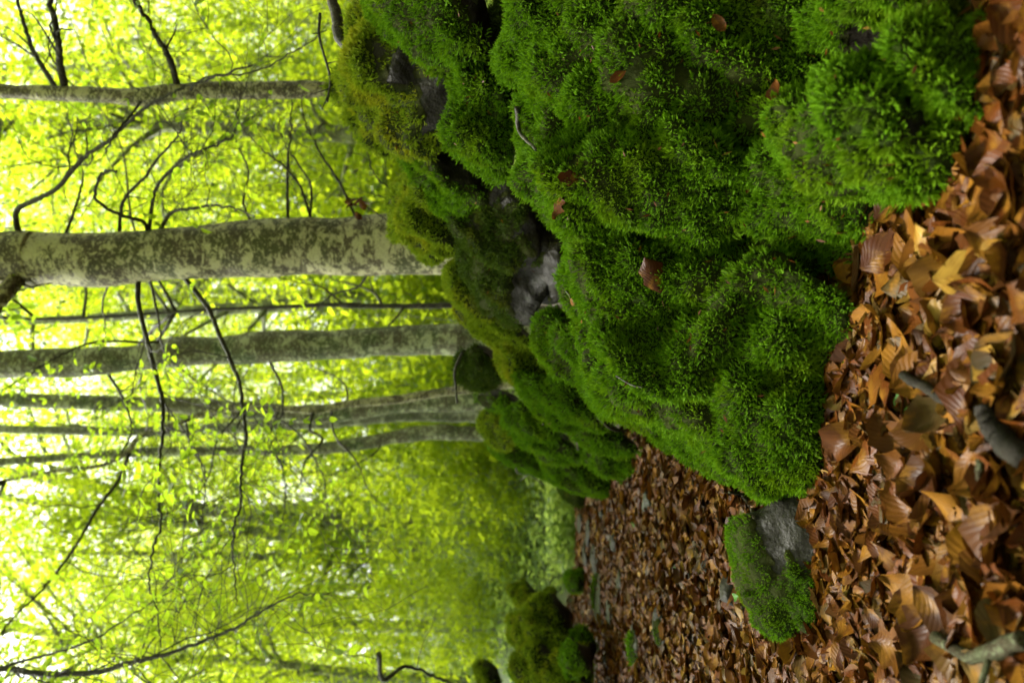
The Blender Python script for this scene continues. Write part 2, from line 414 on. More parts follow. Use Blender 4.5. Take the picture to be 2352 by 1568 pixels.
BVH_V, BVH_F, BVH_N = [], [], 0
def boulder(label, x, y, d, a, b, c, ang, moss=.6, key='moss', sub=5, seed=0, mat='rock', name='boulder', group=None, facets=9,
            rough=1.0, shear=0.0, bias=None, loc=None, axes=None, sizes=None, dens=None, register=True, tuft=None):
    """x,y,d: where the middle is; a,b half sizes across the view (frame units), c half size in depth (m); ang: slant"""
    global BVH_N
    r = np.random.default_rng(1000 + seed)
    n, f = ico(sub)
    if loc is None:
        cen = P(x, y, d); t = math.radians(ang)
        ex, ey = np.array([0, 0, -1.]), np.array([-1., 0, 0])
        e1 = math.cos(t) * ex + math.sin(t) * ey; e2 = -math.sin(t) * ex + math.cos(t) * ey; e3 = np.array([0, 1., 0])
        kx, ky = -.63 * min(d, 3.0) * shear, .40 * min(d, 3.0) * shear     # the pile's own slope: lower rocks lie further out
        e1 = e1 + e3 * (math.cos(t) * kx + math.sin(t) * ky); e2 = e2 + e3 * (-math.sin(t) * kx + math.cos(t) * ky)
        S = np.array([a * d / F, b * d / F, c])
    else:
        cen, (e1, e2, e3), S = np.asarray(loc, float), axes, np.asarray(sizes, float)
    rad = np.ones(len(n))
    for k in range(facets):                                     # flattened faces give a rock its planes
        p = unit(r.normal(size=3)); h = r.uniform(.60, .90); dt = n @ p
        cut = np.where(dt > .05, h / np.maximum(dt, .05), 9)
        rad = -np.log(np.exp(-14 * rad) + np.exp(-14 * np.minimum(cut, 3))) / 14
    q = n * S / S.mean()
    rad = rad * 1.06 * (1 + rough * (.17 * fbm(q * 1.5 + seed, seed, 3) + .035 * fbm(q * 6 + seed, seed + 5, 3)))
    loc_v = n * rad[:, None] * S
    w = loc_v[:, :1] * e1 + loc_v[:, 1:2] * e2 + loc_v[:, 2:] * e3
    if rough >= 1:                                              # tilted bedding: worn ledges run across every rock of the pile
        g0 = w + cen; st = g0 @ np.array([-.80, -.10, .55]) / .21 + 1.0 * fbm(g0 * 2.0, 31, 3)
        fr_ = st - np.floor(st); saw = np.where(fr_ < .8, fr_ / .8, (1 - fr_) / .2)
        w = w + unit(w) * (min(.12, S.mean() * .36) * (saw - .5) * (.6 + .6 * vnoise(g0 * 2.5, 77)))[:, None]
    def normals(w):
        fn = np.cross(w[f[:, 1]] - w[f[:, 0]], w[f[:, 2]] - w[f[:, 0]]); vn = np.zeros_like(w)
        for k in range(3): np.add.at(vn, f[:, k], fn)
        return unit(vn)
    vn = normals(w)
    if (vn * w).sum(1).mean() < 0: f = f[:, ::-1]; vn = -vn
    # moss sits on what faces up and outwards, thins out on undersides and breaks off in patches
    g = .85 * vn[:, 2] - .20 * vn[:, 0] - .12 * vn[:, 1] + .60 * fbm((w + cen) * 3.4, seed + 3, 4) + 1.5 * (moss - .5)
    if bias: g = g + bias(w, vn)
    mk = sm(-.06, .22, g)
    lump = mk * (.012 + .020 * fbm((w + cen) * 13, seed + 8, 3) + .010 * vnoise((w + cen) * 40, seed)) * min(1.0, S.mean() * 5)
    lump = np.maximum(lump, .004 * mk)
    w2 = w + vn * lump[:, None]
    o = empty(name, cen, label=label, cat=name.replace('_', ' ') if name != 'boulder' else 'boulder', group=group)
    link('stone', mesh_np('stone', w, f, M[mat], {'moss': mk}), o)
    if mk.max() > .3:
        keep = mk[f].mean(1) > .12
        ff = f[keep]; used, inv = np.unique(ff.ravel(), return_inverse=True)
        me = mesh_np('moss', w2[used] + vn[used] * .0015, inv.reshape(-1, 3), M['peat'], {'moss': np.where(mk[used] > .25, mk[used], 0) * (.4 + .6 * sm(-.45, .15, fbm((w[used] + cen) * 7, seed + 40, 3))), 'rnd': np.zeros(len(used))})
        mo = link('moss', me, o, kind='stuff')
        dd = np.linalg.norm(cen - np.array([0, 0, CAMZ]))
        de = dens or (5200 if dd < 2.6 else 3800 if dd < 4 else 2000)
        md = mo.modifiers.new('shoots', 'NODES'); md.node_group = moss_group(key, de, tuft if tuft else 1.0 if dd < 2.6 else 1.15 if dd < 4 else 1.5)
    if register:
        BVH_V.append(w2 + cen); BVH_F.append(f + BVH_N); BVH_N += len(w)
    return o

BT = [
 # label, x, y, d, a, b, c, ang, moss, key, sub
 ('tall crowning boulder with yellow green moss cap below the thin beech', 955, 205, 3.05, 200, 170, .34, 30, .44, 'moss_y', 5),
 ('slanting dark edged boulder wedged above the crowning boulder', 1010, 25, 2.6, 200, 85, .30, 38, .62, 'moss', 5),
 ('rounded bright moss cushion boulder under the crowning boulder', 1115, 275, 2.62, 110, 85, .20, 55, .66, 'moss', 5),
 ('bulging mossy boulder beside the slanting dark edged boulder', 1310, 85, 2.15, 175, 150, .25, 20, .72, 'moss', 5),
 ('broad mossy boulder with shaded hollow above the lowest round boulder', 1610, 150, 1.9, 210, 160, .25, 30, .58, 'moss', 5),
 ('huge sloping moss blanketed boulder in the middle of the pile', 1500, 430, 2.1, 330, 165, .34, 22, .80, 'moss', 6),
 ('mossy shoulder boulder at the top of the huge sloping boulder', 1310, 330, 2.3, 140, 115, .22, 40, .68, 'moss', 5),
 ('large round moss covered boulder sitting low on the dead leaves', 2105, 255, 1.36, 250, 168, .22, 12, .74, 'moss', 6),
 ('mossy boulder with pale bare stone patch resting on the large round boulder', 2020, -5, 1.5, 190, 95, .18, 5, .60, 'moss', 5),
 ('slanting mossy boulder tucked against the large round boulder', 1890, 490, 1.72, 190, 95, .18, 38, .68, 'moss', 5),
 ('small mossy boulder over the dark gap of the pile', 1770, 320, 1.82, 130, 75, .16, 40, .55, 'moss', 5),
 ('long whale backed moss boulder reaching down to the leafy path', 1690, 855, 2.08, 405, 215, .38, 33, .86, 'moss', 6),
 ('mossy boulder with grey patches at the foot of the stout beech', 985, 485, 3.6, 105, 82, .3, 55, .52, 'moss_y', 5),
 ('dim mossy boulder between crowning boulder and stout beech', 1040, 395, 3.2, 130, 100, .3, 45, .45, 'moss', 5),
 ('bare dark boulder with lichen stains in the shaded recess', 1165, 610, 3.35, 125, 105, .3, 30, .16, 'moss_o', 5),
 ('dark brown boulder under the grey patched boulder', 1150, 510, 3.25, 115, 95, .28, 50, .20, 'moss_o', 5),  # filler, kept nearly bare so the recess looks shaded
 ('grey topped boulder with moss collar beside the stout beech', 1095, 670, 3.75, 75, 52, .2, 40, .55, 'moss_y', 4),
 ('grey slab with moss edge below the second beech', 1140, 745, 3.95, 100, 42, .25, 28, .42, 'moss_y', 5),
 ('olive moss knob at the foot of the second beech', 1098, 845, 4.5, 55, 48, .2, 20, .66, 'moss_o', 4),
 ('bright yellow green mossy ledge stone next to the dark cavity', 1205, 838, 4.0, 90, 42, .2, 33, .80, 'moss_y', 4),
 ('half bare boulder at the mouth of the dark cavity', 1330, 800, 3.1, 95, 62, .22, 40, .55, 'moss', 5),
 ('narrow mossy ledge along the upper edge of the whale backed boulder', 1430, 905, 2.95, 140, 50, .2, 36, .70, 'moss', 5),
 ('rounded mossy ledge stone above the lichened twig', 1305, 925, 3.8, 115, 46, .22, 27, .75, 'moss', 4),
 ('pale bare stone wedged under the forked beech group', 1150, 918, 5.2, 52, 24, .2, 20, .15, 'moss', 4),
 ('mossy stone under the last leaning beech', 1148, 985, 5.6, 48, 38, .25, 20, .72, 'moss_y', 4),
 ('mossy stone stacked beside the pale bare stone', 1215, 965, 4.9, 62, 36, .22, 25, .74, 'moss', 4),
 ('mossy shelf stone crossed by a lichened twig', 1365, 985, 4.1, 105, 42, .22, 24, .74, 'moss', 4),
 ('flat mossy stone halfway along the far wall', 1262, 1018, 5.0, 82, 36, .22, 24, .72, 'moss', 4),
 ('dark sided mossy stone high on the far wall', 1205, 1050, 6.3, 72, 34, .25, 22, .70, 'moss', 4),
 ('mossy stone at the path side of the far wall', 1310, 1078, 5.7, 95, 36, .25, 22, .74, 'moss', 4),
 ('low mossy stone at the foot of the far wall', 1410, 1050, 4.7, 85, 38, .22, 18, .76, 'moss', 4),
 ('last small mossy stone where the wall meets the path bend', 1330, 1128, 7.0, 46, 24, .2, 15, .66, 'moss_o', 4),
 ('small round mossy stone beside the whale backed boulder', 1562, 1002, 3.0, 42, 36, .10, 30, .72, 'moss', 4),
 ('flat mossy stone spilling onto the leaves under the huge sloping boulder', 1840, 590, 1.86, 150, 62, .14, 5, .66, 'moss', 5),
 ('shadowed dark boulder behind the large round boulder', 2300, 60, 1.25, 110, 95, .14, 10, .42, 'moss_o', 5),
 ('dark wedge boulder in the crack beside the moss cushion boulder', 1190, 150, 2.65, 95, 110, .25, 60, .45, 'moss_o', 5),  # fillers added in the gaps; dim moss and bare stone stand for shade
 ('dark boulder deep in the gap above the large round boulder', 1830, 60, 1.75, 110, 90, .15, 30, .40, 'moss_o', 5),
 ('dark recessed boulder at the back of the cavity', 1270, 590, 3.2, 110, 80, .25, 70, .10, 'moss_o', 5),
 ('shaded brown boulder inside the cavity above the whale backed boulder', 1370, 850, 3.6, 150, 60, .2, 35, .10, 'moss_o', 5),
 # far side of the path
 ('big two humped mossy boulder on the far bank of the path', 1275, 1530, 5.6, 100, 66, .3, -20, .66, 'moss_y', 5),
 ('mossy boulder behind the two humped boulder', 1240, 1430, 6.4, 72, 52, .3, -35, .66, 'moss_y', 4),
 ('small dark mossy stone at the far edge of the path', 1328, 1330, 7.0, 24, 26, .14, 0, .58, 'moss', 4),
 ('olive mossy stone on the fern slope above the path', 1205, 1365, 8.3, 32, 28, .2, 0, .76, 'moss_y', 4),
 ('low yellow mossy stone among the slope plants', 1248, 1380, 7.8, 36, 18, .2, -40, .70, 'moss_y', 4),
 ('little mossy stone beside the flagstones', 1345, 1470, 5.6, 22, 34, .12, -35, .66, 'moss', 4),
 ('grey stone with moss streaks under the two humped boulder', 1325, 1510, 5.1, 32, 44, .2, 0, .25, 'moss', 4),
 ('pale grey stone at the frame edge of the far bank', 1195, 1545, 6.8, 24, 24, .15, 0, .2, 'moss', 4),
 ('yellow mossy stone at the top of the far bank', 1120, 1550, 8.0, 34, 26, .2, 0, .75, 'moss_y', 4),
]
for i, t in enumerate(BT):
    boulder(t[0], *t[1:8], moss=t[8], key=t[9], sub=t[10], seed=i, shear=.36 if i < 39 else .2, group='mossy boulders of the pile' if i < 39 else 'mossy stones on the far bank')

# the wet slate lying alone on the leafy path, half under moss
p0 = cast_ground(1870, 1305)
sl = boulder('wet grey slate half covered by bright moss lying alone on the path', 0, 0, 0, 0, 0, 0, 0, moss=.50, sub=5, seed=77, mat='slate', facets=12, rough=.7, bias=lambda w, vn: -1.5 * (w[:, 0] - .03) / .185 + 1.9 * vn[:, 2] - 1.75,
             loc=p0 + np.array([.01, .03, .035]), axes=(np.array([1., -.1, .12]), np.array([.1, 1., .25]), np.array([0, 0, 1.])), sizes=(.19, .17, .115), dens=9000, tuft=.55)

# flat stones trodden into the path
FL = [(1383, 1390, 70, 9, 'long narrow pale flagstone strip set in the path'), (1407, 1405, 32, 10, 'short pale flagstone next to the long strip'),
      (1358, 1222, 36, 20, 'layered grey slab where the path bends'), (1338, 1200, 30, 8, 'thin grey ledge at the path bend'), (1466, 1478, 46, 11, 'greenish flagstone flush with the dead leaves'),
      (1398, 1512, 14, 11, 'small round pale stone by the flagstones'), (1525, 1432, 52, 14, 'dark flagstone half buried in dead leaves'),
      (1389, 1178, 14, 8, 'tiny grey stone below the path bend'), (1495, 1150, 30, 13, 'pale grey pebble stone with moss end near the far wall'),
      (1692, 1362, 40, 15, 'flat grey green stone beside the wet slate'), (1645, 1062, 30, 22, 'grey wedge stone under the whale backed boulder'),
      (1640, 1300, 22, 9, 'dull buried stone uphill of the wet slate'), (1372, 1290, 40, 7, 'worn grey stone edge crossing the path'), (1430, 1350, 40, 8, 'second worn stone edge crossing the path'),
      (1352, 1270, 34, 7, 'low grey stone rib by the small dark mossy stone'), (1420, 1250, 26, 7, 'short grey stone rib among brown leaves')]
for i, (x, y, a, b, lab) in enumerate(FL):
    p = cast_ground(x, y); d = p[1]; wx = a * d / F; wy = min(b * d / F * d / .75 * .8, wx * 1.1)
    boulder(lab, 0, 0, 0, 0, 0, 0, 0, moss=-.3, sub=4, seed=200 + i, mat='flag' if i in (0, 1, 5, 8, 4) else 'slate', name='flagstone', group='stones set in the path', rough=.6,
            loc=p + np.array([0, 0, .018]), axes=(np.array([1., .08, 0]), np.array([-.08, 1., .0]), np.array([0, 0, 1.])), sizes=(wx, wy, .035), dens=1500)

BVH = BVHTree.FromPolygons([Vector(v) for v in np.concatenate(BVH_V)], [tuple(int(k) for k in q) for q in np.concatenate(BVH_F)])
def hit(x, y):
    """what the ray through (x, y) meets first: (point, normal)"""
    o = Vector((0, 0, CAMZ)); dr = Vector(P(x, y, 1.0)) - o
    h = BVH.ray_cast(o, dr.normalized(), 30)
    g = cast_ground(x, y)
    if h[0] is not None and h[3] < (Vector(g) - o).length: return np.array(h[0]), np.array(h[1])
    return g, np.array([0, 0, 1.])

# ------------------------------------------------------------------ dead leaves
def leaf_grid(nu, nv, seed, L=.075, W=.046):
    """a curled leaf lying in XY, stalk at the origin, tip along +Y; returns verts, quads, uv"""
    r = np.random.default_rng(seed)
    v = np.linspace(0, 1, nv); u = np.linspace(-1, 1, nu)
    prof = np.sin(np.pi * np.clip(v, 0, 1) ** .9) ** .55 * W / 2
    prof[0] = .0015; prof[-1] = .0008
    if r.random() < .3 and nv > 5: prof *= 1 + .28 * np.cos(np.arange(nv) * 3.0 + r.random() * 6)      # lobed or torn edge
    prof = prof * (1 + .06 * r.normal(size=nv))
    U, Vv = np.meshgrid(u, v)
    X = U * prof[:, None]; Y = Vv * L
    k1, k2 = r.normal(0, .55), r.normal(0, .8); tw = r.normal(0, .35)
    Z = .007 * U * U * r.uniform(-.5, 1.2) + k1 * 1.1 * (Y - L / 2) ** 2 / L + k2 * .9 * X ** 2 / W + tw * X * (Y - L / 2) / L
    Z += .0025 * np.cos(Vv * 24) * np.abs(U) * (nv > 5) + .002 * r.normal(size=Z.shape) * (np.abs(U) > .6)
    P3 = np.stack([X, Y - L / 2, Z], -1).reshape(-1, 3)
    i = np.arange(nv - 1)[:, None] * nu; j = np.arange(nu - 1)[None]
    f = np.stack([i + j, i + j + 1, i + nu + j + 1, i + nu + j], -1).reshape(-1, 4)
    return P3, f, np.stack([(U + 1) / 2, Vv], -1).reshape(-1, 2)

def rot_of(normal, spin, tilt):
    nrm = Vector(normal).normalized()
    return nrm.to_track_quat('Z', 'Y').to_matrix() @ Matrix.Rotation(spin, 3, 'Z') @ Matrix.Rotation(tilt[0], 3, 'X') @ Matrix.Rotation(tilt[1], 3, 'Y')

def rots(n, tmax):
    a = rng.uniform(0, 6.283, n); tx = rng.normal(0, tmax, n); ty = rng.normal(0, tmax, n)
    ca, sa, cx, sx, c2, s2 = np.cos(a), np.sin(a), np.cos(tx), np.sin(tx), np.cos(ty), np.sin(ty); z = 0 * a; o = z + 1
    Rz = np.stack([ca, -sa, z, sa, ca, z, z, z, o], -1).reshape(-1, 3, 3)
    Rx = np.stack([o, z, z, z, cx, -sx, z, sx, cx], -1).reshape(-1, 3, 3)
    Ry = np.stack([c2, z, s2, z, o, z, -s2, z, c2], -1).reshape(-1, 3, 3)
    return Rz @ Rx @ Ry

near_leaf = []
for k in range(30):
    v, f, uv = leaf_grid(5, 7, 400 + k)
    near_leaf.append(mesh_np('leaf', v, f, M['litter'], {'rnd': np.full(len(v), (k * .618) % 1)}, True, uv))
far_leaf = [leaf_grid(5, 6, 500 + k) for k in range(24)]

# where leaves lie: the path, the near ground and drifts at the foot of the boulders
n = 44000
y = 1.0 + 8.2 * rng.random(n) ** 1.6; x = rng.uniform(-1, 1, n) * (.15 + .47 * y) - .02
s = x - np.interp(y, BY, BX)
ok = (s < .22) & (x > -2.7 - .15 * np.clip(y - 5, 0, 4))
x, y = x[ok], y[ok]; z = terrain(x, y) + rng.uniform(.002, .03, len(x)) * np.clip(1.2 - y * .05, .5, 1)
sz = np.clip(rng.lognormal(-.08, .30, len(x)), .45, 1.7) * np.interp(y, [1.2, 2.6], [1.0, .9])
U_ = 784 + x / y * F; V_ = 1176 + (CAMZ - z) / y * F
inside = (U_ > 0) & (U_ < 1568) & (V_ < 2352) & (s[ok] < .02)
score = np.where(inside, sz / y + .15 * (z - terrain(x, y)) / .03, -1)
order = np.argsort(-score); top = order[:300]; rest = order[300:]
Rm = rots(len(x), .19)
for k in top:
    o = bpy.data.objects.new('leaf', near_leaf[int(rng.integers(30))]); COL.objects.link(o); o.parent = ground
    m = Matrix(Rm[k].tolist()).to_4x4(); o.matrix_world = Matrix.Translation((x[k], y[k], z[k] + .012)) @ m @ Matrix.Scale(float(sz[k]), 4)
V, Fq, UV, R_, nn = [], [], [], [], 0
kind = rng.integers(0, 24, len(x))
for kd in range(24):
    lv, lf, luv = far_leaf[kd]
    idx = rest[kind[rest] == kd]
    if not len(idx): continue
    w = np.einsum('nij,kj->nki', Rm[idx], lv) * sz[idx][:, None, None] + np.stack([x[idx], y[idx], z[idx]], -1)[:, None]
    V.append(w.reshape(-1, 3)); UV.append(np.tile(luv, (len(idx), 1))); R_.append(np.repeat(rng.random(len(idx)), len(lv)))
    Fq.append((lf[None] + (np.arange(len(idx)) * len(lv))[:, None, None]).reshape(-1, 4) + nn); nn += len(idx) * len(lv)
link('leaf_litter', mesh_np('leaf_litter', np.concatenate(V), np.concatenate(Fq), M['litter'], {'rnd': np.concatenate(R_)}, True, np.concatenate(UV)),
     label='wet brown dead leaves carpeting the forest path', cat='leaves', kind='stuff')

# dead leaves caught on the boulders, each where it lies
for i, (px, py, lab, s_) in enumerate([(1312, 408, 'pale tan dead leaf strip on the huge sloping boulder', .8), (1293, 470, 'dark red brown dead leaf stuck in moss under the tan strip', .9),
        (1322, 682, 'curled brown dead leaf on top of the whale backed boulder', .9), (1505, 630, 'orange brown dead leaf in the seam of the two biggest boulders', 1.3),
        (1430, 180, 'small tan dead leaf on the bulging mossy boulder', .6), (1650, 60, 'orange dead leaf near the shaded hollow boulder', .6), (1790, 225, 'thin ochre dead leaf above the dark gap', .6),
        (1965, 1045, 'brown dead leaf leaning on the lower end of the whale backed boulder', 1.2), (1975, 830, 'large yellow tan leaf at the foot of the whale backed boulder', 1.5)]):
    p, nr = hit(px, py)
    o = link('fallen_leaf', near_leaf[(i * 7) % 30], label=lab, cat='leaf', group='dead leaves caught on the boulders')
    o.matrix_world = Matrix.Translation(p + nr * .018) @ rot_of(nr, i * 1.7, (.3, .2)).to_4x4() @ Matrix.Scale(s_, 4)

fv, ff, fuv = leaf_grid(5, 7, 911, .07, .045)
fresh = mesh_np('fresh_leaf', fv, ff, M['leaf_fresh'], {'rnd': np.full(len(fv), .3)}, True, fuv)
for i, (px, py, lab, s_) in enumerate([(2118, 922, 'fresh light green leaf lying by a grey stick', .8), (1890, 1435, 'fresh green leaf with water drops below the wet slate', .7), (1568, 1304, 'tiny fresh green leaf uphill of the wet slate', .45),
        (1722, 1398, 'small round green leaf pressed against the wet slate', .5), (1716, 1370, 'small green leaf under the mossy rim of the slate', .45), (2188, 815, 'little green sprout leaf among brown leaves near the moss', .35), (1468, 1200, 'tiny green seedling leaf in the path leaves', .7)]):
    p, nr = hit(px, py)
    o = link('green_leaf', fresh, label=lab, cat='leaf', group='fresh green leaves on the ground')
    o.matrix_world = Matrix.Translation(p + np.array([0, 0, .03])) @ rot_of((0, -.35, 1), i * 2.3 + .6, (.2, .1)).to_4x4() @ Matrix.Scale(s_, 4)

# needles and bud scales in the moss and on the ground: fine litter nobody could count
Vn, Tn, Rn, k = [], [], [], 0
for i in range(260):
    px, py = rng.uniform(900, 2150), rng.uniform(20, 1050)
    h = BVH.ray_cast(Vector((0, 0, CAMZ)), (Vector(P(px, py, 1.0)) - Vector((0, 0, CAMZ))).normalized(), 5)
    if h[0] is None or h[1].z < .05: continue
    c = np.array(h[0]) + np.array(h[1]) * .020; d1 = unit(rng.normal(size=3)); nrm = np.array(h[1]); d1 = unit(d1 - nrm * (d1 @ nrm) * .8); d2 = np.cross(nrm, d1)
    L_ = rng.uniform(.008, .026); w_ = rng.uniform(.0010, .003)
    Vn += [c - d1 * L_ / 2, c + d2 * w_ + nrm * .002, c + d1 * L_ / 2, c - d2 * w_ - nrm * .001]; Tn.append((k, k + 1, k + 2, k + 3)); Rn += [rng.random()] * 4; k += 4
link('needle_litter', mesh_np('needle_litter', Vn, Tn, M['litter'], {'rnd': Rn}), label='fine brown needles and scales scattered in the moss', cat='litter', kind='stuff')

# ------------------------------------------------------------------ sticks on the ground and the rocks
def stick(label, pix, r0, r1, mat='stick', lift=.01, side=0, name='stick', free=None):
    pts = []
    for j, q in enumerate(pix):
        if free: pts.append(P(q[0], q[1], free))
        else:
            p, nr = hit(*q)
            pts.append(cast_ground(q[0], q[1], lift) if abs(nr[2] - 1) < 1e-6 else p + nr * lift)
    pts = spline(pts, 6 * len(pix)); pts = pts + rng.normal(0, r0 * .10, pts.shape)
    items = [(pts, np.linspace(r0, r1, len(pts)), 10, .12)]
    for k in range(side):
        i = rng.integers(2, len(pts) - 2); d = unit(rng.normal(size=3) + np.array([0, 0, .4])); L_ = rng.uniform(3, 7) * r0 * 2
        items.append((spline([pts[i], pts[i] + d * L_ * .5, pts[i] + d * L_ + rng.normal(0, .005, 3)], 6), np.linspace(r0 * .5, r1 * .4, 6), 5, 0))
    c = pts[len(pts) // 2].copy()
    return link(name, tubes_mesh(name, items, M[mat]), label=label, cat='stick')
stick('grey straight stick beside the fresh light green leaf', [(2075, 860), (2125, 890), (2176, 922)], .009, .0085, 'wetstick', .06)
stick('thick wet dark stick sticking out of the leaves', [(2258, 930), (2285, 990), (2352, 1050)], .015, .019, 'wetstick', .06)
stick('bent lichened stick lying on the near path leaves', [(2147, 1462), (2225, 1505), (2290, 1490), (2352, 1462)], .010, .012, 'stick', .06, 1)
stick('short lichened twig on the open leaves', [(2252, 1055), (2250, 1100), (2272, 1150)], .006, .004, 'stick', .05)
stick('thin pale lichened twig beside the wet slate', [(1700, 1108), (1728, 1140), (1790, 1138)], .0045, .003, 'stick', .045, 1)
stick('mossy rotten twig leading up from the wet slate', [(1715, 1125), (1725, 1165), (1732, 1195)], .006, .005, 'stick', .02)
stick('thin brown twig lodged in the gap below the crowning boulder', [(1193, 245), (1205, 300), (1240, 356)], .007, .004, 'twig', .018)
stick('lichened twig across the mossy shelf stone', [(1368, 956), (1400, 975), (1440, 988)], .008, .005, 'stick', .03)
stick('fine twig lying over the whale backed boulder top', [(1275, 635), (1310, 662), (1325, 680)], .003, .002, 'twig', .02)
stick('crooked bare twig poking up from the second beech foot', [(1062, 808), (1045, 850), (1047, 890), (1050, 926)], .008, .006, 'twig', 0, 1, free=4.3)
stick('dark stout dead branch rising from the crowning boulder', [(800, 110), (782, 85), (772, 40), (755, -30)], .026, .020, 'twig', 0, 0, free=3.05)
stick('thin dry twig with withered bits hanging at the crowning boulder top', [(735, 30), (733, 80), (745, 130), (758, 180), (752, 235)], .006, .004, 'twig', 0, 4, free=3.1)
stick('curved twig jutting from the end of the far wall', [(1245, 1082), (1195, 1086), (1182, 1068)], .016, .008, 'twig', 0, 2, free=6.6)
stick('fine rootlet over the lower flank of the whale backed boulder', [(1418, 845), (1455, 872), (1480, 890)], .002, .0015, 'twig', .02)

# ------------------------------------------------------------------ leaves on twigs
def leaves_mesh(name, pos, dr, nrm, size, mat, rnd=None):
    n = len(pos); dr = unit(dr); sd = unit(np.cross(dr, nrm)); nr = np.cross(sd, dr); s = size[:, None]
    base = pos; a = pos + dr * s * .32 + sd * s * .27 + nr * s * .06; b = pos + dr * s * .72 + sd * s * .22 + nr * s * .04
    t = pos + dr * s - nr * s * .06; c = pos + dr * s * .72 - sd * s * .22 + nr * s * .04; e = pos + dr * s * .32 - sd * s * .27 + nr * s * .06
    v = np.stack([base, a, b, t, c, e], 1).reshape(-1, 3); k = np.arange(n)[:, None] * 6
    f = np.concatenate([k + np.array([[0, 1, 2, 3]]), k + np.array([[0, 3, 4, 5]])])
    return mesh_np(name, v, f, mat, {'rnd': np.repeat(rng.random(n) if rnd is None else rnd, 6)}, False)

def grow(pts, r0, r1, level, out, tips, dens=3.0, spread=.8, up=.1, maxlen=1.0):
    """side twigs from a limb; zigzag, thinner each time"""
    L = np.linalg.norm(np.diff(pts, axis=0), axis=1).sum()
    for i in range(max(1, rng.poisson(L * dens))):
        t = rng.uniform(.12, .98); k = int(t * (len(pts) - 1)); k = min(k, len(pts) - 2)
        tan = unit(pts[k + 1] - pts[k]); rr = (r0 + (r1 - r0) * t) * rng.uniform(.35, .65); rr = max(rr, .0015)
        d = unit(tan * rng.uniform(.3, 1) + unit(rng.normal(size=3) * np.array([1, .6, 1])) * spread + np.array([0, 0, up]))
        ln = min(maxlen, L * rng.uniform(.22, .6)); m = max(4, int(ln / .07)); q = [pts[k]]
        for j in range(m):
            d = unit(d + rng.normal(0, .28, 3) + np.array([0, 0, .03])); q.append(q[-1] + d * ln / m)
        q = np.array(q); out.append((q, np.linspace(rr, max(rr * .35, .0012), len(q)), 5 if rr > .004 else 4, 0))
        if level > 1: grow(q, rr, rr * .35, level - 1, out, tips, dens * 1.25, spread, up, maxlen * .6)
        else: tips.append(q)

def twig_leaves(tips, frac, size=.06, step=.05):
    pos, dr, nr = [], [], []
    for q in tips:
        if rng.random() > frac: continue
        L = np.linalg.norm(np.diff(q, axis=0), axis=1).sum(); m = max(2, int(L / step))
        for j in range(m):
            t = .25 + .75 * j / m; k = min(int(t * (len(q) - 1)), len(q) - 2); tan = unit(q[k + 1] - q[k])
            sd = unit(np.cross(tan, [0, 0, 1.])) * (1 if j % 2 else -1)
            pos.append(q[k]); dr.append(tan * .6 + sd * .8 + np.array([0, 0, -.25]) + rng.normal(0, .25, 3)); nr.append(np.array([0, 0, 1.]) + rng.normal(0, .5, 3))
    return np.array(pos), np.array(dr), np.array(nr), rng.uniform(.7, 1.25, len(pos)) * size

def sprays(cen, outw, n, spread, size):
    """flat beech sprays: n leaves about each centre, lying in one slightly drooping tier"""
    K = len(cen); nrm = unit(np.array([0, 0, 1.]) + rng.normal(0, .35, (K, 3)) - .25 * outw)
    t1 = unit(np.cross(nrm, rng.normal(size=(K, 3)))); t2 = np.cross(nrm, t1)
    a = rng.normal(0, 1, (K, n, 1)) * spread; b = rng.normal(0, 1, (K, n, 1)) * spread * .7; c = rng.normal(0, 1, (K, n, 1)) * spread * .16
    pos = cen[:, None] + a * t1[:, None] + b * t2[:, None] + c * nrm[:, None]; pos[..., 2] -= .25 * (a[..., 0] ** 2 + b[..., 0] ** 2) / spread * .5
    dr = rng.normal(size=(K, n, 3)) + .5 * outw[:, None] + np.array([0, 0, -.35]); nr = nrm[:, None] + rng.normal(0, .45, (K, n, 3))
    return pos.reshape(-1, 3), dr.reshape(-1, 3), nr.reshape(-1, 3), (size * rng.uniform(.7, 1.3, (K, n))).ravel()

